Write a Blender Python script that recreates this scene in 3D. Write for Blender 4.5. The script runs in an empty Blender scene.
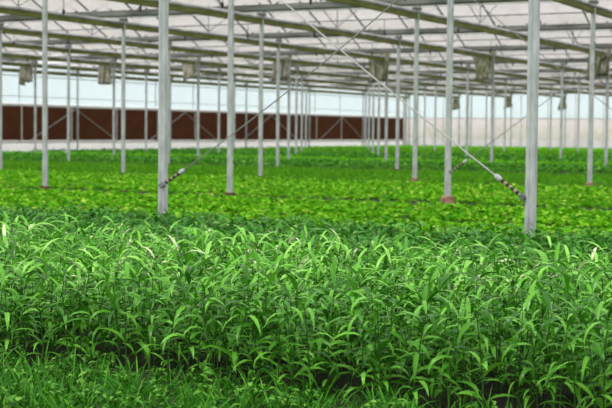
import bpy, math, random
import numpy as np
from mathutils import Vector, Matrix

# ------------------------------------------------------------------ camera, sky, exposure
SC = bpy.context.scene
COL = SC.collection
random.seed(5)
RNG = np.random.default_rng(11)
YAW, PITCH, ROLL, CAM_H, FPX = 0.4860, 0.0546, 0.0095, 1.1256, 1326.0

cd = bpy.data.cameras.new('camera')
cam = bpy.data.objects.new('camera', cd)
COL.objects.link(cam)
SC.camera = cam
cd.sensor_width = 36.0
cd.lens = FPX / 612 * 36.0
cd.clip_end = 600
fwd = Vector((-math.sin(YAW) * math.cos(PITCH), math.cos(YAW) * math.cos(PITCH), -math.sin(PITCH)))
cam.matrix_world = Matrix.Translation((0, 0, CAM_H)) @ (fwd.to_track_quat('-Z', 'Y').to_matrix().to_4x4() @ Matrix.Rotation(ROLL, 4, 'Z'))
cd.dof.use_dof = True
cd.dof.focus_distance = 6.9
cd.dof.aperture_fstop = 5.0

world = bpy.data.worlds.new('overcast_sky')
SC.world = world
world.use_nodes = True
wn, wl = world.node_tree.nodes, world.node_tree.links
wn.clear()
wo = wn.new('ShaderNodeOutputWorld')
wb = wn.new('ShaderNodeBackground')
tc = wn.new('ShaderNodeTexCoord')
sx = wn.new('ShaderNodeSeparateXYZ')
rp = wn.new('ShaderNodeValToRGB')
rp.color_ramp.elements[0].position = 0.52
rp.color_ramp.elements[0].color = (1.0, 1.0, 1.0, 1)
el_ = rp.color_ramp.elements.new(0.64); el_.color = (0.80, 0.80, 0.80, 1)
rp.color_ramp.elements[1].position = 1.0
rp.color_ramp.elements[1].color = (1.0, 1.0, 0.98, 1)
mp = wn.new('ShaderNodeMath'); mp.operation = 'MULTIPLY_ADD'
mp.inputs[1].default_value = 0.5; mp.inputs[2].default_value = 0.5
wl.new(tc.outputs['Generated'], sx.inputs[0])
wl.new(sx.outputs['Z'], mp.inputs[0])
wl.new(mp.outputs[0], rp.inputs[0])
wl.new(rp.outputs[0], wb.inputs['Color'])
wb.inputs['Strength'].default_value = 0.98
wl.new(wb.outputs[0], wo.inputs[0])

# a weak, very wide sun behind thin cloud gives the leaves their sheen
sd = bpy.data.lights.new('sun', 'SUN')
sd.energy = 3.9
sd.angle = math.radians(14)
sd.color = (1.0, 0.98, 0.93)
sun = bpy.data.objects.new('sun', sd)
COL.objects.link(sun)
sun.rotation_euler = (math.radians(22), math.radians(-16), 0)

vs = SC.view_settings
vs.view_transform = 'Standard'
vs.look = 'None'
vs.exposure = 0.22
vs.gamma = 1.0
vs.use_curve_mapping = False
SC.cycles.max_bounces = 8
SC.cycles.transparent_max_bounces = 12
SC.cycles.transmission_bounces = 6
SC.cycles.diffuse_bounces = 5
SC.cycles.sample_clamp_indirect = 6.0

# ------------------------------------------------------------------ grid of the greenhouse
X0, Y0, BAY, SPAN = -7.77, 19.48, 4.0, 8.025     # column 0, row 0
def PX(m): return X0 + BAY * m
def PY(n): return Y0 + SPAN * n
H = 4.01
X_WALL, Y_END = -40.05, PY(9) + 0.15

def project(x, y, z):
    z -= CAM_H
    c, s = math.cos(YAW), math.sin(YAW)
    xr, yf = x * c + y * s, -x * s + y * c
    d = yf * math.cos(PITCH) - z * math.sin(PITCH)
    up = yf * math.sin(PITCH) + z * math.cos(PITCH)
    if d <= 0.1: return (-9999, -9999, d)
    u, v = FPX * xr / d, -FPX * up / d
    return (306 + u * math.cos(ROLL) - v * math.sin(ROLL), 204 + u * math.sin(ROLL) + v * math.cos(ROLL), d)

# ------------------------------------------------------------------ materials
def nodes_of(name):
    m = bpy.data.materials.new(name)
    m.use_nodes = True
    nt = m.node_tree
    bs = nt.nodes['Principled BSDF']
    return m, nt, bs

def noise_mat(name, c1, c2, scale=4.0, rough=0.6, metal=0.0, stretch=(1, 1, 1), detail=4.0, bump=0.0, lo=0.35, hi=0.65):
    m, nt, bs = nodes_of(name)
    t = nt.nodes.new('ShaderNodeTexCoord')
    mpn = nt.nodes.new('ShaderNodeMapping')
    mpn.inputs['Scale'].default_value = stretch
    n = nt.nodes.new('ShaderNodeTexNoise')
    n.inputs['Scale'].default_value = scale
    n.inputs['Detail'].default_value = detail
    r = nt.nodes.new('ShaderNodeValToRGB')
    r.color_ramp.elements[0].position = lo; r.color_ramp.elements[0].color = (*c1, 1)
    r.color_ramp.elements[1].position = hi; r.color_ramp.elements[1].color = (*c2, 1)
    nt.links.new(t.outputs['Object'], mpn.inputs[0])
    nt.links.new(mpn.outputs[0], n.inputs['Vector'])
    nt.links.new(n.outputs['Fac'], r.inputs[0])
    nt.links.new(r.outputs[0], bs.inputs['Base Color'])
    bs.inputs['Roughness'].default_value = rough
    bs.inputs['Metallic'].default_value = metal
    if bump:
        b = nt.nodes.new('ShaderNodeBump'); b.inputs['Strength'].default_value = bump; b.inputs['Distance'].default_value = 0.03
        nt.links.new(n.outputs['Fac'], b.inputs['Height']); nt.links.new(b.outputs[0], bs.inputs['Normal'])
    return m

def leaf_mat(name, stops, rough=0.42, trans=0.3, spec=0.5):
    """leaf colour varies leaf by leaf; stops = [(pos, rgb), ...] over the random value of a leaf"""
    m, nt, bs = nodes_of(name)
    g = nt.nodes.new('ShaderNodeNewGeometry')
    r = nt.nodes.new('ShaderNodeValToRGB')
    cr = r.color_ramp
    cr.elements[0].position = stops[0][0]; cr.elements[0].color = (*stops[0][1], 1)
    cr.elements[1].position = stops[-1][0]; cr.elements[1].color = (*stops[-1][1], 1)
    for p, c in stops[1:-1]:
        e = cr.elements.new(p); e.color = (*c, 1)
    nt.links.new(g.outputs['Random Per Island'], r.inputs[0])
    nt.links.new(r.outputs[0], bs.inputs['Base Color'])
    bs.inputs['Roughness'].default_value = rough
    bs.inputs['Specular IOR Level'].default_value = spec
    tr = nt.nodes.new('ShaderNodeBsdfTranslucent')
    mx = nt.nodes.new('ShaderNodeMixShader'); mx.inputs[0].default_value = trans
    nt.links.new(r.outputs[0], tr.inputs['Color'])
    nt.links.new(bs.outputs[0], mx.inputs[1]); nt.links.new(tr.outputs[0], mx.inputs[2])
    nt.links.new(mx.outputs[0], nt.nodes['Material Output'].inputs['Surface'])
    return m

def film_mat(name, color, clear=0.3, streak=0.06, tclear=(1, 1, 1), scale=0.6):
    m, nt, bs = nodes_of(name)
    nt.nodes.remove(bs)
    t = nt.nodes.new('ShaderNodeTexCoord')
    n = nt.nodes.new('ShaderNodeTexNoise'); n.inputs['Scale'].default_value = scale; n.inputs['Detail'].default_value = 5
    r = nt.nodes.new('ShaderNodeValToRGB')
    r.color_ramp.elements[0].position = 0.3
    r.color_ramp.elements[0].color = (*[c * (1 - streak * 2) for c in color], 1)
    r.color_ramp.elements[1].position = 0.7; r.color_ramp.elements[1].color = (*color, 1)
    nt.links.new(t.outputs['Object'], n.inputs['Vector']); nt.links.new(n.outputs['Fac'], r.inputs[0])
    tl = nt.nodes.new('ShaderNodeBsdfTranslucent'); df = nt.nodes.new('ShaderNodeBsdfDiffuse'); tp = nt.nodes.new('ShaderNodeBsdfTransparent')
    tp.inputs['Color'].default_value = (*tclear, 1)
    m1 = nt.nodes.new('ShaderNodeMixShader'); m1.inputs[0].default_value = 0.25
    m2 = nt.nodes.new('ShaderNodeMixShader'); m2.inputs[0].default_value = clear
    nt.links.new(r.outputs[0], tl.inputs['Color']); nt.links.new(r.outputs[0], df.inputs['Color'])
    nt.links.new(tl.outputs[0], m1.inputs[1]); nt.links.new(df.outputs[0], m1.inputs[2])
    nt.links.new(m1.outputs[0], m2.inputs[1]); nt.links.new(tp.outputs[0], m2.inputs[2])
    nt.links.new(m2.outputs[0], nt.nodes['Material Output'].inputs['Surface'])
    return m

M = {}
M['soil'] = noise_mat('soil', (0.010, 0.010, 0.005), (0.030, 0.024, 0.013), 3.0, 0.95, bump=0.4)
M['galv'] = noise_mat('galvanised_steel', (0.42, 0.465, 0.475), (0.64, 0.69, 0.70), 9.0, 0.5, 0.15, (1.5, 1.5, 0.5))
M['galv_dark'] = noise_mat('weathered_steel', (0.12, 0.13, 0.125), (0.26, 0.28, 0.27), 5.0, 0.55, 0.2)
M['gutter'] = noise_mat('gutter_steel', (0.14, 0.155, 0.14), (0.34, 0.35, 0.34), 1.2, 0.6, 0.1, (1, 6, 6))
M['algae'] = noise_mat('algae_stained_steel', (0.09, 0.11, 0.012), (0.22, 0.235, 0.06), 1.5, 0.8, 0.0, (5, 1, 5), lo=0.3, hi=0.75)
M['screen'] = noise_mat('folded_screen_cloth', (0.26, 0.27, 0.27), (0.52, 0.53, 0.54), 2.5, 0.85, 0, (4, 1, 4))
M['cloth'] = noise_mat('hanging_shade_cloth', (0.13, 0.135, 0.07), (0.52, 0.50, 0.44), 3.5, 0.9, 0, (3, 3, 1), lo=0.3, hi=0.62)
M['cloth_olive'] = noise_mat('mossy_shade_cloth', (0.09, 0.10, 0.03), (0.50, 0.50, 0.42), 3.5, 0.9, 0, (4, 4, 1), lo=0.38, hi=0.72)
M['dark'] = noise_mat('dark_plastic', (0.02, 0.022, 0.02), (0.05, 0.05, 0.045), 8, 0.6)
M['concrete'] = noise_mat('concrete_footing', (0.24, 0.13, 0.08), (0.42, 0.26, 0.17), 14, 0.95, bump=0.3)
M['rust'] = noise_mat('muddy_footing', (0.05, 0.022, 0.012), (0.14, 0.06, 0.035), 14, 0.95)
M['white_frame'] = noise_mat('white_painted_frame', (0.62, 0.63, 0.62), (0.80, 0.80, 0.79), 3, 0.6)
M['rod_bright'] = noise_mat('bright_steel_rod', (0.46, 0.47, 0.46), (0.66, 0.66, 0.65), 6, 0.4, 0.3)
M['rod_dark'] = noise_mat('dull_steel_rod', (0.22, 0.23, 0.23), (0.36, 0.36, 0.36), 6, 0.5, 0.3)
M['film_roof'] = film_mat('roof_film', (0.70, 0.675, 0.67), 0.52, 0.06, (0.80, 0.78, 0.775))
M['film_wall'] = film_mat('wall_film', (0.86, 0.94, 0.96), 0.6, 0.03, (0.92, 0.985, 1.0), 0.25)
M['film_kick'] = film_mat('skirting_film', (0.96, 0.96, 0.95), 0.25, 0.03)
M['net'] = film_mat('insect_netting', (0.90, 0.86, 0.84), 0.5, 0.06, (0.98, 0.96, 0.95))
# cooling pad: brown corrugated cellulose with fine upright ribs
m, nt, bs = nodes_of('cooling_pad_brown')
t = nt.nodes.new('ShaderNodeTexCoord')
wv = nt.nodes.new('ShaderNodeTexWave'); wv.bands_direction = 'Y'; wv.inputs['Scale'].default_value = 9; wv.inputs['Distortion'].default_value = 1.0
ns = nt.nodes.new('ShaderNodeTexNoise'); ns.inputs['Scale'].default_value = 1.5
r1 = nt.nodes.new('ShaderNodeValToRGB')
r1.color_ramp.elements[0].color = (0.075, 0.028, 0.014, 1); r1.color_ramp.elements[1].color = (0.20, 0.078, 0.042, 1)
mxv = nt.nodes.new('ShaderNodeMath'); mxv.operation = 'MULTIPLY'
nt.links.new(t.outputs['Object'], wv.inputs['Vector']); nt.links.new(t.outputs['Object'], ns.inputs['Vector'])
nt.links.new(wv.outputs['Fac'], mxv.inputs[0]); nt.links.new(ns.outputs['Fac'], mxv.inputs[1])
nt.links.new(mxv.outputs[0], r1.inputs[0]); nt.links.new(r1.outputs[0], bs.inputs['Base Color'])
bs.inputs['Roughness'].default_value = 1.0
bs.inputs['Specular IOR Level'].default_value = 0.05
M['pad'] = m
# black and yellow taped turnbuckle
m, nt, bs = nodes_of('hazard_tape')
t = nt.nodes.new('ShaderNodeTexCoord')
wv = nt.nodes.new('ShaderNodeTexWave'); wv.bands_direction = 'X'; wv.inputs['Scale'].default_value = 5.5
r1 = nt.nodes.new('ShaderNodeValToRGB'); r1.color_ramp.interpolation = 'CONSTANT'
r1.color_ramp.elements[0].color = (0.02, 0.02, 0.02, 1); r1.color_ramp.elements[1].color = (0.42, 0.36, 0.22, 1); r1.color_ramp.elements[1].position = 0.55
nt.links.new(t.outputs['Object'], wv.inputs['Vector']); nt.links.new(wv.outputs['Fac'], r1.inputs[0]); nt.links.new(r1.outputs[0], bs.inputs['Base Color'])
M['tape'] = m

M['leaf_tall'] = leaf_mat('lance_leaf_green', [(0.0, (0.02, 0.13, 0.004)), (0.25, (0.075, 0.33, 0.013)), (0.65, (0.20, 0.62, 0.05)), (0.967, (0.38, 0.82, 0.14)), (0.978, (0.78, 0.84, 0.54)), (1.0, (0.80, 0.80, 0.58))], 0.3, 0.16, 0.36)
M['stem_tall'] = noise_mat('pale_green_stem', (0.02, 0.09, 0.006), (0.055, 0.18, 0.014), 6, 0.6)
M['leaf_broad'] = leaf_mat('broad_dark_leaf', [(0.0, (0.02, 0.13, 0.005)), (0.6, (0.06, 0.29, 0.015)), (0.95, (0.11, 0.42, 0.05)), (1.0, (0.30, 0.56, 0.10))], 0.4, 0.25, 0.3)
M['leaf_lettuce'] = leaf_mat('bright_lettuce_leaf', [(0.0, (0.045, 0.27, 0.004)), (0.5, (0.135, 0.48, 0.008)), (0.88, (0.27, 0.68, 0.018)), (1.0, (0.62, 0.84, 0.14))], 0.6, 0.35, 0.15)
M['leaf_grassy'] = leaf_mat('grassy_leaf', [(0.0, (0.05, 0.27, 0.005)), (0.6, (0.11, 0.40, 0.010)), (1.0, (0.22, 0.56, 0.03))], 0.6, 0.35, 0.1)
M['leaf_far_dark'] = leaf_mat('far_dark_leaf', [(0.0, (0.022, 0.16, 0.005)), (0.6, (0.06, 0.29, 0.012)), (0.9, (0.15, 0.50, 0.04)), (1.0, (0.32, 0.66, 0.12))], 0.6, 0.3, 0.1)
M['leaf_far_bright'] = leaf_mat('far_bright_leaf', [(0.0, (0.09, 0.44, 0.004)), (1.0, (0.24, 0.72, 0.02))], 0.6, 0.35, 0.1)
M['leaf_weed'] = leaf_mat('weed_leaf', [(0.0, (0.015, 0.11, 0.003)), (0.5, (0.055, 0.26, 0.010)), (0.9, (0.15, 0.46, 0.04)), (1.0, (0.34, 0.70, 0.12))], 0.5, 0.3, 0.25)
M['blade'] = leaf_mat('grass_blade', [(0.0, (0.018, 0.14, 0.003)), (0.6, (0.055, 0.31, 0.009)), (1.0, (0.20, 0.60, 0.05))], 0.45, 0.3, 0.25)
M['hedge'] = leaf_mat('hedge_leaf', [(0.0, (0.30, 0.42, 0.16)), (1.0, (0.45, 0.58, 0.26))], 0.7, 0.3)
M['pale_ground'] = noise_mat('pale_outside_ground', (0.66, 0.65, 0.62), (0.78, 0.76, 0.72), 0.2, 0.95)

# ------------------------------------------------------------------ object helpers
def tag(o, label=None, cat=None, group=None, kind=None):
    if label: o['label'] = label
    if cat: o['category'] = cat
    if group: o['group'] = group
    if kind: o['kind'] = kind
    return o

def empty(name, loc, label=None, cat=None, group=None):
    o = bpy.data.objects.new(name, None)
    o.empty_display_size = 0.2
    COL.objects.link(o); o.location = loc
    return tag(o, label, cat, group)

class MB:
    def __init__(s): s.v = []; s.f = []
    def box(s, a, b):
        (x0, y0, z0), (x1, y1, z1) = a, b
        k = len(s.v)
        s.v += [(x0, y0, z0), (x1, y0, z0), (x1, y1, z0), (x0, y1, z0), (x0, y0, z1), (x1, y0, z1), (x1, y1, z1), (x0, y1, z1)]
        s.f += [tuple(k + i for i in q) for q in ((3, 2, 1, 0), (4, 5, 6, 7), (0, 1, 5, 4), (1, 2, 6, 5), (2, 3, 7, 6), (3, 0, 4, 7))]
        return s
    def tube(s, pts, r, n=6, cap=True):
        pts = [Vector(p) for p in pts]
        rr = r if isinstance(r, (list, tuple)) else [r] * len(pts)
        k0 = len(s.v)
        for i, p in enumerate(pts):
            d = (pts[min(i + 1, len(pts) - 1)] - pts[max(i - 1, 0)]).normalized()
            a = d.cross(Vector((0, 0, 1))) if abs(d.z) < 0.95 else d.cross(Vector((0, 1, 0)))
            a.normalize(); b = d.cross(a).normalized()
            for j in range(n):
                t = 2 * math.pi * j / n + math.pi / n
                s.v.append(tuple(p + (a * math.cos(t) + b * math.sin(t)) * rr[i]))
        for i in range(len(pts) - 1):
            for j in range(n):
                a0, a1 = k0 + i * n + j, k0 + i * n + (j + 1) % n
                s.f.append((a0, a1, a1 + n, a0 + n))
        if cap:
            s.f.append(tuple(k0 + j for j in reversed(range(n))))
            s.f.append(tuple(k0 + (len(pts) - 1) * n + j for j in range(n)))
        return s
    def loft(s, rings, cap=True):
        k0 = len(s.v); n = len(rings[0])
        for r in rings: s.v += [tuple(p) for p in r]
        for i in range(len(rings) - 1):
            for j in range(n):
                a0, a1 = k0 + i * n + j, k0 + i * n + (j + 1) % n
                s.f.append((a0, a1, a1 + n, a0 + n))
        if cap:
            s.f.append(tuple(k0 + j for j in reversed(range(n))))
            s.f.append(tuple(k0 + (len(rings) - 1) * n + j for j in range(n)))
        return s
    def mesh(s, name, mat, smooth=False):
        me = bpy.data.meshes.new(name)
        me.from_pydata(s.v, [], s.f); me.update()
        me.materials.append(mat)
        if smooth: me.polygons.foreach_set('use_smooth', [True] * len(me.polygons))
        return me
    def build(s, name, mat, parent=None, loc=None, smooth=False):
        o = bpy.data.objects.new(name, s.mesh(name, mat, smooth))
        COL.objects.link(o)
        if parent: o.parent = parent
        if loc: o.location = loc
        return o

def np_mesh(name, V, F, mat):
    """V (n,3), F (m,4) -> smooth quad mesh"""
    me = bpy.data.meshes.new(name)
    me.vertices.add(len(V)); me.vertices.foreach_set('co', np.ascontiguousarray(V, np.float32).ravel())
    me.loops.add(F.size); me.loops.foreach_set('vertex_index', np.ascontiguousarray(F, np.int32).ravel())
    me.polygons.add(len(F))
    me.polygons.foreach_set('loop_start', np.arange(0, F.size, 4, dtype=np.int32))
    me.polygons.foreach_set('use_smooth', np.ones(len(F), bool))
    me.materials.append(mat)
    me.update(calc_edges=True)
    return me

def link(name, me, parent=None, loc=(0, 0, 0), rz=0.0, sc=1.0):
    o = bpy.data.objects.new(name, me); COL.objects.link(o)
    if parent: o.parent = parent
    o.location = loc; o.rotation_euler = (0, 0, rz); o.scale = (sc,) * 3
    return o

# ------------------------------------------------------------------ large structure: ground, walls, roof
g = MB()
g.v = [(-58, -14, 0), (16, -14, 0), (16, 96, 0), (-58, 96, 0), (-58, -14, -0.1), (16, -14, -0.1), (16, 96, -0.1), (-58, 96, -0.1)]
g.f = [(0, 1, 2, 3), (7, 6, 5, 4), (0, 4, 5, 1), (1, 5, 6, 2), (2, 6, 7, 3), (3, 7, 4, 0)]
tag(g.build('floor', M['soil']), 'dark soil of the greenhouse floor under the beds', 'floor', kind='structure')
g = MB(); g.box((-150, 96, -0.12), (60, 200, -0.02)); g.box((-150, -14, -0.12), (-58, 96, -0.02))
tag(g.build('ground', M['pale_ground']), 'pale open ground outside the greenhouse', 'ground', kind='structure')

N0, N1 = -3, 9
XR = 6.2           # the roof continues to the right of the frame
RISE = 1.35
def arch_z(t):     # t 0..1 across a span
    return 4.12 + RISE * (1 - abs(2 * t - 1) ** 1.5)
def make_rafter_mesh():
    b = MB()
    pts = [(0, t * SPAN, arch_z(t) - 0.04) for t in np.linspace(0.015, 0.985, 13)]
    return b.tube(pts, 0.025, 4).mesh('rafter', M['galv_dark'])
rafter_mesh = make_rafter_mesh()
for n in range(N0, N1):
    ya = PY(n)
    b = MB()
    ts = np.linspace(0.012, 0.988, 15)
    top = [(ya + t * SPAN, arch_z(t)) for t in ts]
    for y, z in top: b.v += [(X_WALL, y, z), (XR, y, z)]
    for i in range(14): b.f.append((2 * i, 2 * i + 1, 2 * i + 3, 2 * i + 2))
    rf = b.build('ceiling', M['film_roof'], smooth=True)
    tag(rf, 'white translucent roof film spanning bay %d of the greenhouse' % (n - N0 + 1), 'roof', kind='structure')
    MB().tube([(X_WALL, ya + SPAN / 2, arch_z(0.5) - 0.05), (XR, ya + SPAN / 2, arch_z(0.5) - 0.05)], 0.03, 5).build('ridge_bar', M['galv_dark'], rf)
    for t in (0.2, 0.8):
        MB().tube([(X_WALL, ya + SPAN * t, arch_z(t) - 0.04), (XR, ya + SPAN * t, arch_z(t) - 0.04)], 0.018, 4).build('purlin', M['galv_dark'], rf)
    if n >= 0:
        xmax = min(XR, -0.20 * ya)
        x = X_WALL + 0.6
        while x < xmax:
            if x > -0.95 * (ya + 8) - 2:
                link('rafter', rafter_mesh, rf, (x, ya, 0))
            x += BAY / 3

# left side wall (runs away from the camera, behind the cooling pads)
YL0 = 30.0
b = MB(); b.box((X_WALL - 0.02, YL0, 2.32), (X_WALL, Y_END, 4.12)); PAD0, PADW = 47.6 - 3 * 3.66, 3.66; wl_ = b.build('wall_left', M['film_wall'])
for yy in np.arange(PAD0, Y_END - 1, PADW):
    MB().box((X_WALL + 0.005, yy - 0.022, 2.33), (X_WALL + 0.045, yy + 0.022, 3.92)).build('upright', M['galv'], wl_)
tag(wl_, 'pale blue film side wall above the brown cooling pads', 'wall', kind='structure')
for z, r in ((3.82, 0.03), (3.55, 0.025), (2.62, 0.022)):
    MB().tube([(X_WALL + 0.04, YL0, z), (X_WALL + 0.04, Y_END, z)], r, 5).build('rail', M['galv'] if z > 3 else M['white_frame'], wl_)
b = MB(); b.box((X_WALL - 0.02, YL0, 0.0), (X_WALL, Y_END, 0.54)); bb = b.build('baseboard_left', M['film_kick'])
tag(bb, 'white skirting strip below the cooling pads', 'skirting', kind='structure')
MB().tube([(X_WALL + 0.04, YL0, 0.47), (X_WALL + 0.04, Y_END, 0.47)], 0.012, 5).build('rail', M['concrete'], bb)
# far end wall
XE1 = 2.0
b = MB(); b.box((X_WALL, Y_END, 2.22), (XE1, Y_END + 0.02, 3.94))
wb_ = tag(b.build('wall_back', M['film_wall']), 'pale film wall closing the far end', 'wall', kind='structure')
tb = SPAN
b = MB(); b.box((X_WALL, Y_END, 0.72), (XE1, Y_END + 0.02, 2.2)); b.build('netting', M['net'], wb_)
b = MB(); b.box((X_WALL, Y_END - 0.03, 2.17), (XE1, Y_END - 0.005, 2.25)); b.build('rail', M['white_frame'], wb_)
b = MB(); b.box((X_WALL, Y_END - 0.05, 0.0), (XE1, Y_END - 0.03, 0.72))
tag(b.build('baseboard_back', M['film_kick']), 'white skirting strip along the far end wall', 'skirting', kind='structure')
b = MB()
x = X_WALL + 1.0
while x < XE1:
    b = MB().box((x - 0.025, Y_END - 0.11, 0.0), (x + 0.025, Y_END - 0.055, 3.93)); b.build('upright', M['white_frame'], wb_)
    x += 2.0
b = MB().box((X_WALL + 0.02, Y_END - 0.75, 0.0), (X_WALL + 0.10, Y_END - 0.10, 4.0))
tag(b.build('trim_1', M['white_frame']), 'white corner frame past the end of the brown pads', 'trim', kind='structure')

# ------------------------------------------------------------------ cooling pads on the side wall
cp = empty('cooling_pad_wall', (X_WALL + 0.10, 40.0, 0.0), 'long brown evaporative cooling pad bank in white frames along the left side wall', 'cooling pad')
PAD0, PADW = 47.6 - 3 * 3.66, 3.66
k = 0
ye = Y_END - 0.9
y = PAD0
while y < ye - 0.5:
    y2 = min(y + PADW, ye)
    MB().box((-0.08, y + 0.03 - 40, 0.60), (0.05, y2 - 0.03 - 40, 2.16)).build('pad_panel', M['pad'], cp)
    MB().box((-0.09, y - 0.03 - 40, 0.58), (0.08, y + 0.03 - 40, 2.2)).build('frame_upright', M['white_frame'], cp)
    y = y2
MB().box((-0.09, ye - 40 - 0.05, 0.52), (0.08, ye - 40 + 0.12, 2.24)).build('frame_upright', M['white_frame'], cp)
MB().box((-0.09, PAD0 - 40, 2.165), (0.07, ye - 40, 2.27)).build('top_rail', M['white_frame'], cp)
MB().box((-0.09, PAD0 - 40, 0.50), (0.07, ye - 40, 0.59)).build('bottom_trough', M['white_frame'], cp)
for i, yc in enumerate((51.4, 61.0, 70.6, 80.4)):
    e = empty('wall_brace', (X_WALL + 0.30, yc, 0), 'white inverted V brace across the brown pads, %s from the left' % ('first', 'second', 'third', 'last')[i], 'brace', 'braces on the cooling pads')
    for s in (-1, 1):
        MB().tube([(0, 0, 2.1), (0, s * 3.3, 0.62)], 0.014, 5).build('brace_rod', M['rod_bright'], e)

# ------------------------------------------------------------------ posts
def superbox(w, d, z0, z1):
    b = MB(); c = 0.012
    def ring(z):
        x, y = w / 2, d / 2
        return [(-x + c, -y, z), (-0.012, -y, z), (-0.007, -y + 0.007, z), (0.007, -y + 0.007, z), (0.012, -y, z), (x - c, -y, z), (x, -y + c, z), (x, y - c, z), (x - c, y, z), (-x + c, y, z), (-x, y - c, z), (-x, -y + c, z)]
    return b.loft([ring(z0), ring(z1)])
post_me = superbox(0.096, 0.062, 0.0, H - 0.06).mesh('shaft', M['galv'])
def footing_mesh(w, h, mat, seed):
    rn = random.Random(seed); b = MB(); rings = []
    for z, f in ((0.0, 1.0), (h * 0.75, 0.94), (h, 0.8)):
        rings.append([((w / 2) * f * (1 + rn.uniform(-.08, .08)) * math.cos(a), (w / 2) * f * (1 + rn.uniform(-.08, .08)) * math.sin(a), z) for a in [math.pi / 5 * j for j in range(10)]])
    return b.loft(rings).mesh('footing', mat)
foot_pink = footing_mesh(0.24, 0.13, M['concrete'], 3)
foot_mud = footing_mesh(0.22, 0.07, M['rust'], 4)
def bracket_mesh():
    b = MB()
    b.box((-0.10, -0.045, H - 0.16), (0.10, 0.045, H - 0.10)); b.box((-0.06, -0.08, H - 0.10), (0.06, 0.08, H - 0.055))
    return b.mesh('bracket', M['galv_dark'])
bracket_me = bracket_mesh()
ORD = ['first', 'second', 'third', 'fourth', 'fifth', 'sixth', 'seventh', 'eighth', 'ninth', 'tenth', 'eleventh', 'twelfth']
ROWN = ['nearest', 'second', 'third', 'fourth', 'fifth', 'sixth', 'seventh', 'eighth', 'ninth', 'tenth', 'farthest']
special = {(-1, 0): 'thick grey post left of centre at the back edge of the tall crop',
           (-1, 1): 'thick grey post right of centre at the back edge of the tall crop',
           (0, -2): 'grey steel post at the left with a small muddy brown footing, second row back',
           (0, -1): 'grey seamed steel post left of centre on a muddy brown footing, second row back',
           (0, 0): 'grey steel post right of centre on a big pinkish concrete footing, second row back'}
for n in range(-1, 10):
    cols = []
    for m_ in range(-8, 3):
        q = project(PX(m_), PY(n), 1.5)
        if n in (-1, 0) and m_ in (0, 1, -1, -2): keep = q[2] > 5 and (-40 < q[0] < 760)
        else: keep = -8 < q[0] < 622
        if keep: cols.append((m_, q[0]))
    vis = [c for c in cols if 0 <= c[1] <= 612]
    for m_, qx in cols:
        if (n, m_) in special: lab = special[(n, m_)]
        elif 0 <= qx <= 612:
            i = [c[0] for c in vis].index(m_)
            lab = 'thin grey galvanised post, %s from the left in the %s row of posts' % (ORD[i], ROWN[n + 1])
        else: lab = 'grey galvanised post just past the frame edge in the %s row' % ROWN[n + 1]
        e = empty('greenhouse_post', (PX(m_) + (0.04 if (n, m_) == (-1, 0) else 0), PY(n), 0), lab, 'post', 'steel posts of the greenhouse')
        link('shaft', post_me, e); link('bracket', bracket_me, e)
        if n >= 0:
            if (n, m_) == (0, 0): link('footing', foot_pink, e, (0, 0, 0), 0, 1.0)
            elif n <= 2: link('footing', foot_mud if m_ <= -2 or n == 0 else foot_pink, e, (0, 0, 0), m_, 0.8 if n else 1.0)

# gutters across the hall, on top of every row of posts
for n in range(N0, N1 + 1):
    lab = 'grey steel roof gutter running across the hall on the %s row of posts' % ROWN[n + 1] if n >= -1 else 'grey steel roof gutter overhead behind the camera, number %d' % (n - N0 + 1)
    b = MB(); y = PY(n)
    prof = [(-0.10, 4.12), (-0.085, 4.0), (-0.05, 3.955), (0.05, 3.955), (0.085, 4.0), (0.10, 4.12), (0.092, 4.12), (0.045, 3.975), (-0.045, 3.975), (-0.092, 4.12)]
    prof = [(p, z + 0.0) for p, z in prof]
    b.loft([[(X_WALL, y + p, z) for p, z in prof], [(XR, y + p, z) for p, z in prof]])
    o = tag(b.build('gutter', M['gutter']), lab, 'gutter', 'roof gutters')
    for xj in np.arange(X_WALL + 3.5, XR, 6.0):
        if n >= 1: MB().box((xj - 0.05, y - 0.105, 3.94), (xj + 0.05, y + 0.105, 4.125)).build('joint_clip', M['galv_dark'], o)
for n in range(-1, N1):
    for dy, z, r, nm, lab in ((-0.28, 3.90, 0.012, 'curtain_wire', 'thin pale curtain wire just in front of the %s gutter'),
                              (SPAN / 2, 4.05, 0.016, 'irrigation_pipe', 'thin grey irrigation pipe crossing the roof behind the %s gutter')):
        o = MB().tube([(X_WALL + 0.1, PY(n) + dy, z), (XR, PY(n) + dy, z)], r, 5).build(nm, M['galv'] if r < 0.014 else M['galv_dark'])
        tag(o, lab % ROWN[n + 1], 'wire' if r < 0.014 else 'pipe', 'thin lines across the roof')

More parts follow.
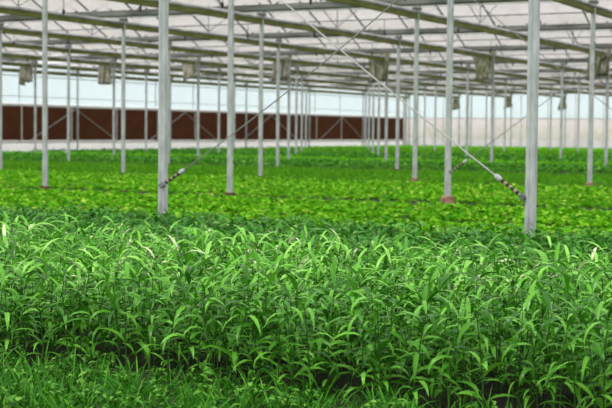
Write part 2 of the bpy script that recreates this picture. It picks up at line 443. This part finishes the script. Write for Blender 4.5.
# green algae stained tie beams along every column, one per column
for m_ in range(-8, 3):
    x = PX(m_)
    y_a = max(PY(-1) if m_ >= 0 else PY(0), 0)
    b = MB(); s_ = MB()
    rg = []; rs = []
    y = y_a
    cols_y = np.arange(y_a, PY(9) + 0.01, SPAN / 4)
    for y in cols_y:
        t = ((y - PY(0)) / SPAN) % 1.0
        z = 3.66 + 0.012 * math.sin(math.pi * t)
        rg.append([(x - 0.04, y, z), (x - 0.04, y, z + 0.11), (x + 0.04, y, z + 0.11), (x + 0.04, y, z)])
        k_ = 0.01 * math.sin(y * 3.1 + m_)
        rs.append([(x - 0.055, y, z + 0.112), (x - 0.06, y, z + 0.16 + k_), (x, y, z + 0.19 + k_), (x + 0.06, y, z + 0.16), (x + 0.055, y, z + 0.112)])
    where = {-8: 'beside the left side wall', -4: 'meeting the post at the left frame edge'}.get(m_, 'number %d from the left wall' % (m_ + 9))
    e = empty('tie_beam', (0, 0, 0), 'green algae-stained tie beam running to the far end, ' + where, 'beam', 'green tie beams')
    b.loft(rg).build('beam', M['algae'], e)
    s_.loft(rs).build('folded_screen', M['screen'], e, smooth=True)
    for n in range(0, 9):
        yy = PY(n) + SPAN / 2
        q = project(x, yy, 4.5)
        if -30 < q[0] < 640 and n < 7:
            MB().tube([(x, yy, 3.9), (x, yy, arch_z(0.5) - 0.06)], 0.013, 4).build('hanger', M['galv_dark'], e)
            for sg in (-1, 1):
                MB().tube([(x, yy, 3.88), (x, yy + sg * SPAN * 0.27, arch_z(0.5 + 0.27) - 0.05)], 0.011, 4).build('strut', M['galv_dark'], e)

# drop sprinklers hanging from the irrigation pipes
drop_me = MB().tube([(0, 0, 0), (0, 0, -0.30)], 0.008, 5).mesh('drop_tube', M['dark'])
noz_me = MB().tube([(0, 0, -0.27), (0, 0, -0.30), (0, 0, -0.37), (0, 0, -0.40)], [0.015, 0.03, 0.03, 0.012], 7).mesh('nozzle', M['dark'])
for n in range(0, 5):
    for i, x in enumerate(np.arange(-39.0, -4.0, 2.05)):
        yy = PY(n) + SPAN / 2
        q = project(x, yy, 3.8)
        if -5 < q[0] < 617 and q[1] > -12:
            e = empty('sprinkler', (x, yy, 4.045), 'small black sprinkler hanging on a drop tube behind the %s gutter' % ROWN[n + 1], 'sprinkler', 'sprinklers behind the %s gutter' % ROWN[n + 1])
            link('drop_tube', drop_me, e); link('nozzle', noz_me, e)

# ------------------------------------------------------------------ brace rods with turnbuckles
def brace(pa, pb, mat, label, r=0.009, sag=0.05):
    pa, pb = Vector(pa), Vector(pb)
    d = pb - pa; L = d.length
    e = empty('brace_rod', pa, label, 'brace', 'crossed brace rods between the posts')
    e.rotation_euler = d.to_track_quat('X', 'Z').to_euler()
    up = e.rotation_euler.to_matrix().inverted() @ Vector((0, 0, -1))     # direction of the sag in the rod's own frame
    def on(t): return Vector((t, 0, 0)) + up * (4 * sag * (t / L) * (1 - t / L))
    MB().tube([on(t) for t in np.linspace(0.27, L, 14)], r, 6).build('rod', mat, e)
    MB().tube([on(0), on(0.07)], 0.009, 6).build('eye_bolt', M['galv'], e)
    MB().box((-0.03, -0.03, -0.022), (0.02, 0.03, 0.022)).build('post_clamp', M['galv_dark'], e)
    tb_ = MB()
    sag_v = on(0.24) - Vector((0.24, 0, 0))
    tb_.tube([on(0.05), on(0.07), on(0.13), on(0.20), on(0.24), on(0.26)], [0.018, 0.020, 0.017, 0.017, 0.020, 0.018], 6)
    tb_.build('turnbuckle', M['tape'], e)
    MB().tube([on(0.25), on(0.27), on(0.31), on(0.33)], [0.012, 0.026, 0.026, 0.012], 6).build('lock_nut', M['galv'], e)
yb = PY(-1) - 0.055
brace((PX(0) + 0.07, yb, 0.56), (PX(1) - 0.06, yb, 3.36), M['rod_dark'], 'dull brace rod rising right from the thick post left of centre', 0.0065, 0.11)
brace((PX(1) - 0.07, yb + 0.03, 0.56), (PX(0) + 0.06, yb + 0.03, 3.50), M['rod_bright'], 'bright brace rod with taped turnbuckle rising left from the thick post right of centre', 0.0075)
yb = PY(0) - 0.05
brace((PX(0) + 0.07, yb, 0.52), (PX(1) - 0.06, yb, 3.45), M['rod_dark'], 'brace rod rising right from the post on the pinkish footing', 0.0065)
brace((PX(1) - 0.07, yb + 0.03, 0.52), (PX(0) + 0.06, yb + 0.03, 3.45), M['rod_dark'], 'brace rod crossing down to the right behind the thick right post', 0.0065)

# ------------------------------------------------------------------ hanging shade cloth bundles
def bundle(x, y, w, mat, label, lobes=2, ln=0.85, seed=0, z=3.93):
    rn = random.Random(seed)
    e = empty('shade_cloth_bundle', (x, y, z), label, 'shade cloth', 'hanging shade cloth bundles')
    for l in range(lobes):
        lw = w / lobes * rn.uniform(0.85, 1.1)
        cx = (l - (lobes - 1) / 2) * w / lobes
        L = ln * rn.uniform(0.82, 1.08)
        sw = rn.uniform(-0.07, 0.07)
        rings = []
        ph = rn.uniform(0, 6)
        slant = rn.uniform(-0.3, 0.3)
        for kz in range(10):
            t = kz / 9
            ww = lw * (0.40 + 0.10 * math.sin(t * 4 + ph) + 0.07 * t)
            rings.append([(cx + sw * t + (ww + 0.018 * math.sin(7 * a + ph)) * math.copysign(abs(math.cos(a)) ** 0.6, math.cos(a)),
                           0.02 * math.sin(t * 5) + (0.07 + 0.05 * math.sin(5 * a + ph + t)) * math.sin(a),
                           -L * t + (slant * ww * math.cos(a) + 0.03 * math.sin(5 * a + ph)) * t ** 2) for a in [2 * math.pi * j / 28 for j in range(28)]])
        MB().loft(rings).build('cloth_fold', mat, e, smooth=True)
    MB().tube([(-w * .4, 0, -0.06), (w * .4, 0, -0.06)], 0.03, 6).build('tie_cord', M['dark'], e)
for i, m_ in enumerate(range(-7, 0)):
    mat = M['cloth_olive'] if m_ >= -3 else M['cloth']
    bundle(PX(m_) - 0.22, PY(3) - 0.30, 0.66 if m_ < -3 else 0.80, mat,
           '%s bundle of shade cloth hanging under the gutter, %s from the left' % ('mossy olive' if m_ >= -3 else 'ragged grey', ORD[i]), (2, 1, 3)[m_ % 3], 0.98, m_ + 20)
for i, m_ in enumerate((-7, -6, -5)):
    bundle(PX(m_) + 0.2, PY(8) + 6.8, 0.62, M['cloth_olive'], 'small dark bundle of cloth hanging near the far end wall, %s from the left' % ORD[i], 1, 0.75, m_ + 60, 3.64)

# ------------------------------------------------------------------ plants
def leaves(base, az, el, bend, L, W, S=5, prof=None, fold=0.12, roll=None, power=1.3):
    """returns V (N,(S+1)*3,3)"""
    N = len(az)
    if prof is None: prof = np.interp(np.linspace(0, 1, S + 1), [0, .12, .35, .6, .85, 1], [.14, .6, 1.0, .85, .42, .03])
    if roll is None: roll = np.zeros(N)
    V = np.zeros((N, S + 1, 3, 3))
    p = base.copy()
    ca, sa = np.cos(az), np.sin(az)
    for k in range(S + 1):
        th = el - bend * (k / S) ** power
        tx = np.stack([np.cos(th) * ca, np.cos(th) * sa, np.sin(th)], 1)
        if k: p = p + tx * (L / S)[:, None]
        nrm = np.stack([-np.sin(th) * ca, -np.sin(th) * sa, np.cos(th)], 1)
        sd_ = np.stack([-sa, ca, np.zeros(N)], 1)
        r = roll[:, None] if roll.ndim == 1 else roll
        s2 = sd_ * np.cos(r) + nrm * np.sin(r); n2 = nrm * np.cos(r) - sd_ * np.sin(r)
        w = (W * prof[k] / 2)[:, None]
        V[:, k, 0] = p + s2 * w + n2 * w * fold * 2
        V[:, k, 1] = p
        V[:, k, 2] = p - s2 * w + n2 * w * fold * 2
    return V.reshape(N, -1, 3)
def leaf_faces(N, S):
    f = []
    for k in range(S):
        for j in range(2):
            a = k * 3 + j; f.append((a, a + 1, a + 4, a + 3))
    f = np.array(f)
    return (f[None] + (np.arange(N) * (S + 1) * 3)[:, None, None]).reshape(-1, 4)

def stem_vf(paths, r0, r1):
    """paths (N,K,3): three-sided tapering stems"""
    N, K, _ = paths.shape
    V = np.zeros((N, K, 3, 3))
    for j in range(3):
        a = 2 * math.pi * j / 3
        for k in range(K):
            r = r0 + (r1 - r0) * k / (K - 1)
            V[:, k, j] = paths[:, k] + np.array([math.cos(a) * r, math.sin(a) * r, 0])
    f = []
    for k in range(K - 1):
        for j in range(3):
            a = k * 3 + j; b_ = k * 3 + (j + 1) % 3
            f.append((a, b_, b_ + 3, a + 3))
    f = np.array(f)
    F = (f[None] + (np.arange(N) * K * 3)[:, None, None]).reshape(-1, 4)
    return V.reshape(-1, 3), F

def tall_template(rg):
    """stem and lance leaves of one plant, z from 0 to about 0.45"""
    ht = rg.uniform(0.30, 0.39)
    lean = rg.normal(0, 0.035, 2)
    K = 5
    tt = np.linspace(0, 1, K)
    path = np.stack([lean[0] * tt ** 1.5, lean[1] * tt ** 1.5, ht * tt], 1)
    SV, SF = stem_vf(path[None], 0.0042, 0.0022)
    nl = rg.integers(12, 16)
    hz = np.sort(rg.uniform(0.06, 1.0, nl) ** 0.82); hz[-1] = 1.0; hz[-2] = 0.98
    base = np.stack([np.interp(hz, tt, path[:, i]) for i in range(3)], 1)
    az = rg.uniform(0, 6.28) + np.arange(nl) * 2.4 + rg.normal(0, 0.4, nl)
    el = rg.uniform(0.3, 1.15, nl); el[-1] = rg.uniform(0.8, 1.25)
    bend = rg.uniform(0.9, 2.2, nl); bend[-1] = rg.uniform(0.6, 1.6)
    L = rg.uniform(0.125, 0.21, nl) * (0.8 + 0.2 * hz)
    W = rg.uniform(0.015, 0.025, nl)
    LV = leaves(base, az, el, bend, L, W, 5, roll=rg.normal(0, 0.3, nl)).reshape(-1, 3)
    return (SV, SF), (LV, leaf_faces(nl, 5))

def broad_template(rg, nl=(10, 15), hmax=0.25, L=(0.07, 0.11), W=(0.035, 0.055), S=3, el=(0.1, 0.9), spread=0.07):
    n = rg.integers(*nl)
    h = rg.uniform(0.3, 1.0, n) * hmax
    a = rg.uniform(0, 6.28, n)
    base = np.stack([np.cos(a) * spread * rg.uniform(.1, 1, n), np.sin(a) * spread * rg.uniform(.1, 1, n), h], 1)
    V = leaves(base, a + rg.normal(0, .5, n), rg.uniform(*el, n), rg.uniform(0.5, 1.3, n), rg.uniform(*L, n), rg.uniform(*W, n), S,
               prof=np.interp(np.linspace(0, 1, S + 1), [0, .3, .6, 1], [.25, 1, .8, .05]), roll=rg.normal(0, .3, n)).reshape(-1, 3)
    F = leaf_faces(n, S)
    ns_ = n
    b0 = np.zeros((ns_, 3, 3))
    for i in range(ns_):
        b0[i, 0] = (0, 0, 0); b0[i, 2] = base[i]; b0[i, 1] = base[i] * 0.5 + np.array([0.01, 0, 0.02])
    SV, SF = stem_vf(b0, 0.004, 0.002)
    return np.concatenate([V, SV]), np.concatenate([F, SF + len(V)])

def rosette_template(rg, n=11, L=(0.07, 0.11), W=(0.045, 0.065), S=3, el=(0.25, 1.25), bend=(0.4, 1.1)):
    a = np.arange(n) * 2.4 + rg.normal(0, .25, n)
    base = np.stack([np.cos(a) * 0.008, np.sin(a) * 0.008, np.full(n, 0.008)], 1)
    V = leaves(base, a, rg.uniform(*el, n), rg.uniform(*bend, n), rg.uniform(*L, n), rg.uniform(*W, n), S,
               prof=np.interp(np.linspace(0, 1, S + 1), [0, .35, .7, 1], [.2, .8, 1, .15]), fold=0.2, roll=rg.normal(0, .25, n)).reshape(-1, 3)
    return V, leaf_faces(n, S)

def grass_template(rg, n=12, L=(0.10, 0.2), W=0.006, S=4, sp=0.03):
    a = rg.uniform(0, 6.28, n)
    base = np.stack([np.clip(rg.normal(0, sp, n), -1.7 * sp, 1.7 * sp), np.clip(rg.normal(0, sp, n), -1.7 * sp, 1.7 * sp), np.zeros(n)], 1)
    V = leaves(base, a, rg.uniform(1.0, 1.5, n), rg.uniform(0.2, 1.5, n), rg.uniform(*L, n), rg.uniform(.6, 1.2, n) * W, S,
               prof=np.interp(np.linspace(0, 1, S + 1), [0, .4, .8, 1], [.8, 1, .6, .05]), roll=rg.normal(0, .5, n)).reshape(-1, 3)
    return V, leaf_faces(n, S)

def scatter(y0, y1, dens, pad_l=1.2, pad_r=1.2, jit=0.35, xmin=-39.6):
    """jittered rows of plants inside a slightly widened view: rows run along x"""
    s = 1 / math.sqrt(dens)
    pts = []
    for y in np.arange(y0, y1, s):
        xa = max(-0.875 * y - pad_l, xmin); xb = -0.262 * y + pad_r
        xs = np.arange(xa, xb, s)
        xs = xs + RNG.normal(0, s * jit, len(xs)); ys = y + RNG.normal(0, s * jit, len(xs))
        pts.append(np.stack([xs, ys], 1))
    P = np.concatenate(pts)
    return P[(P[:, 1] > y0 - 0.05) & (P[:, 1] < y1 + 0.05)]

def assemble(name, P, temps, mat, scl=(0.85, 1.15), zs=None, parent=None, seed=1):
    rg = np.random.default_rng(seed)
    N = len(P)
    idx = rg.integers(0, len(temps), N); rot = rg.uniform(0, 6.28, N); sc = rg.uniform(*scl, N)
    Vs, Fs, off = [], [], 0
    for t, (TV, TF) in enumerate(temps):
        s = np.where(idx == t)[0]
        if not len(s): continue
        c, sn = np.cos(rot[s])[:, None], np.sin(rot[s])[:, None]
        x = TV[None, :, 0]; y = TV[None, :, 1]
        V = np.stack([(x * c - y * sn) * sc[s][:, None] + P[s, 0][:, None], (x * sn + y * c) * sc[s][:, None] + P[s, 1][:, None],
                      TV[None, :, 2] * (sc[s] * (zs[s] if zs is not None else 1))[:, None]], 2)
        F = TF[None] + (off + np.arange(len(s)) * len(TV))[:, None, None]
        off += len(s) * len(TV)
        Vs.append(V.reshape(-1, 3)); Fs.append(F.reshape(-1, 4))
    o = link(name, np_mesh(name, np.concatenate(Vs), np.concatenate(Fs), mat), parent)
    return o

def in_view(P, z=0.25, mx=6):
    return np.array([(-mx < (q := project(x, y, z))[0] < 612 + mx) and q[1] < 414 for x, y in P])

def split_near(P, z, count=300):
    v = in_view(P, z)
    d = P[:, 0] * -math.sin(YAW) + P[:, 1] * math.cos(YAW)
    order = np.argsort(np.where(v, d, 1e9))
    near = order[:count]; near = near[v[near]]
    mask = np.zeros(len(P), bool); mask[near] = True
    return P[mask], P[~mask]

# --- tall lance-leaved crop in the foreground bed
YF, YB = 4.9, 8.3
T = [tall_template(np.random.default_rng(100 + i)) for i in range(16)]
P = scatter(YF, YB, 88, 1.2, 1.2)
# the front edge of the bed is uneven
edge = YF + 0.07 * np.sin(P[:, 0] * 3.1) + 0.05 * np.sin(P[:, 0] * 7.7 + 1)
P = P[P[:, 1] > edge]
A, B_ = split_near(P, 0.25)
stem_me = [np_mesh('stem', *t[0], M['stem_tall']) for t in T]
leaf_me = [np_mesh('foliage', *t[1], M['leaf_tall']) for t in T]
LAB_T = 'tall green plant with arching lance-shaped leaves in the front edge of the foreground bed'
proto = []
for i in range(16):
    e = empty('leafy_crop_plant', (0, 0, 0), LAB_T, 'crop plant', 'tall lance-leaved plants at the front of the foreground bed')
    proto.append((e, link('stem', stem_me[i], e), link('foliage', leaf_me[i], e)))
used = set()
for i, (x, y) in enumerate(A):
    t = i % 16
    e, s_, l_ = proto[t]
    if t in used:
        e = e.copy(); COL.objects.link(e)
        for ch in (s_, l_):
            c = ch.copy(); COL.objects.link(c); c.parent = e
    used.add(t)
    e.location = (x, y, 0); e.rotation_euler = (0, 0, RNG.uniform(0, 6.28)); sc_ = RNG.uniform(0.9, 1.12); e.scale = (sc_,) * 3
st = assemble('crop_foliage', B_, [t[1] for t in T], M['leaf_tall'], (0.9, 1.12), seed=7)
tag(st, 'dense mass of arching lance-shaped leaves filling the foreground bed behind its front edge', 'crop', kind='stuff')
ss = assemble('crop_stems', B_, [t[0] for t in T], M['stem_tall'], (0.9, 1.12), parent=st, seed=7)
ss['kind'] = 'stuff'

# --- broad-leaved darker crop just before the first posts
TB = [broad_template(np.random.default_rng(200 + i), nl=(18, 24), hmax=0.29, L=(0.06, 0.10), W=(0.022, 0.036), el=(0.1, 1.1)) for i in range(12)]
P = scatter(8.6, 11.0, 50, 1.2, 1.2)
A, B_ = split_near(P, 0.2)
bm_ = [np_mesh('broad_leaf_plant', *t, M['leaf_broad']) for t in TB]
for i, (x, y) in enumerate(A):
    o = link('broad_leaf_plant', bm_[i % 12], None, (x, y, 0), RNG.uniform(0, 6.28), RNG.uniform(.9, 1.2))
    tag(o, 'dark green bushy broad-leaved plant in the narrow bed behind the tall crop', 'crop plant', 'broad-leaved plants behind the tall crop')
o = assemble('broad_leaf_crop', B_, TB, M['leaf_broad'], (0.9, 1.2), seed=8)
tag(o, 'dark green bushy crop filling the narrow bed before the nearest posts', 'crop', kind='stuff')

# --- bright lettuce beds
TR = [rosette_template(np.random.default_rng(300 + i)) for i in range(10)]
rm = [np_mesh('lettuce', *t, M['leaf_lettuce']) for t in TR]
P = np.concatenate([scatter(11.95, 15.2, 34), scatter(15.55, 18.75, 34)])
A, B_ = split_near(P, 0.1)
for i, (x, y) in enumerate(A):
    o = link('lettuce', rm[i % 10], None, (x, y, 0), RNG.uniform(0, 6.28), RNG.uniform(.9, 1.25))
    tag(o, 'bright yellow-green lettuce at the near edge of the lettuce beds', 'lettuce', 'lettuces nearest the thick posts')
o = assemble('lettuce_bed', B_, TR, M['leaf_lettuce'], (0.9, 1.25), seed=9)
tag(o, 'bright yellow-green lettuces covering the bed between the first and second post rows', 'lettuce', kind='stuff')
P = scatter(19.75, 26.9, 30, 2, 2)
TR2 = [rosette_template(np.random.default_rng(330 + i), 8, S=2) for i in range(8)]
o = assemble('lettuce_bed', P, TR2, M['leaf_lettuce'], (1.0, 1.35), seed=10)
tag(o, 'bright lettuces covering the bed behind the second row of posts', 'lettuce', kind='stuff')
# sparse seedlings in the path strip between the lettuce beds
P = scatter(18.8, 19.7, 9, 2, 2)
o = assemble('path_seedlings', P, TR2, M['leaf_grassy'], (0.5, 0.8), seed=21)
tag(o, 'sparse small seedlings on the bare soil strip along the second row of posts', 'seedlings', kind='stuff')

# --- farther beds
def far_bed(y0, y1, dens, mat, temps, label, scl, seed):
    o = assemble('vegetable_bed', scatter(y0, y1, dens, 3, 3), temps, mat, scl, seed=seed)
    tag(o, label, 'crop', kind='stuff')
TG = [grass_template(np.random.default_rng(400 + i), 9, (0.10, 0.17), 0.018, 2, 0.06) for i in range(8)]
TD = [broad_template(np.random.default_rng(430 + i), (7, 9), 0.16, (0.12, 0.18), (0.07, 0.11), 2, (0.2, 1.0), 0.10) for i in range(8)]
far_bed(27.8, 34.9, 22, M['leaf_grassy'], TG, 'mid green grassy seedlings in the bed behind the third row of posts', (0.9, 1.2), 31)
far_bed(35.9, 43.0, 11, M['leaf_far_dark'], TD, 'dark leafy crop in the bed behind the fourth row of posts', (0.7, 1.0), 32)
far_bed(44.2, 47.5, 9, M['leaf_far_bright'], TD, 'light green strip of crop behind the fifth row of posts', (0.6, 0.9), 33)
far_bed(47.9, 59.0, 7, M['leaf_far_dark'], TD, 'dark leafy crop in the distant beds', (0.8, 1.15), 34)
far_bed(60.0, 74.5, 5, M['leaf_grassy'], TD, 'green crop in the far beds before the end wall', (0.9, 1.2), 35)
far_bed(75.0, 91.0, 5, M['leaf_far_bright'], TD, 'bright green crop at the foot of the far end wall', (0.9, 1.3), 36)

# --- weeds and grass in front of the bed
WG = [grass_template(np.random.default_rng(500 + i), 16, (0.06, 0.17), 0.0065, 4, 0.04) for i in range(10)]
WB = [broad_template(np.random.default_rng(530 + i), (14, 24), 0.085, (0.018, 0.045), (0.010, 0.020), 3, (-0.1, 0.9), 0.05) for i in range(10)]
gm = [np_mesh('grass_tuft', *t, M['blade']) for t in WG]
wm = [np_mesh('weed', *t, M['leaf_weed']) for t in WB]
P = scatter(3.90, 4.9, 150, 0.5, 0.5)
P = P[in_view(P, 0.06, 20)]
i = 0
ng = nb = 0
for x, y in P[RNG.permutation(len(P))]:
    if y > 4.75 and RNG.uniform() < 0.6: continue
    if RNG.uniform() < 0.62:
        if ng >= 290: continue
        ng += 1
        o = link('grass_tuft', gm[ng % 10], None, (x, y, 0), RNG.uniform(0, 6.28), RNG.uniform(.7, 1.25))
        tag(o, 'tuft of fresh green grass among weeds in front of the tall crop', 'grass', 'grass tufts before the foreground bed')
    else:
        if nb >= 290: continue
        nb += 1
        o = link('weed', wm[nb % 10], None, (x, y, 0), RNG.uniform(0, 6.28), RNG.uniform(.8, 1.4))
        tag(o, 'small light green leafy weed among grass in front of the tall crop', 'weed', 'leafy weeds before the foreground bed')

# --- blurred greenery outside the far end
TH = [broad_template(np.random.default_rng(600 + i), (30, 40), 1.7, (0.3, 0.5), (0.2, 0.35), 2, (-0.2, 1.0), 0.8) for i in range(5)]
hp = np.array([[x, 116 + RNG.uniform(-2, 2)] for x in np.arange(-66, -24, 0.8)])
o = assemble('outside_shrubs', hp, TH, M['hedge'], (0.8, 1.3), seed=77)
tag(o, 'pale green shrubs seen hazily through the netting of the far end wall', 'shrubs', kind='stuff')
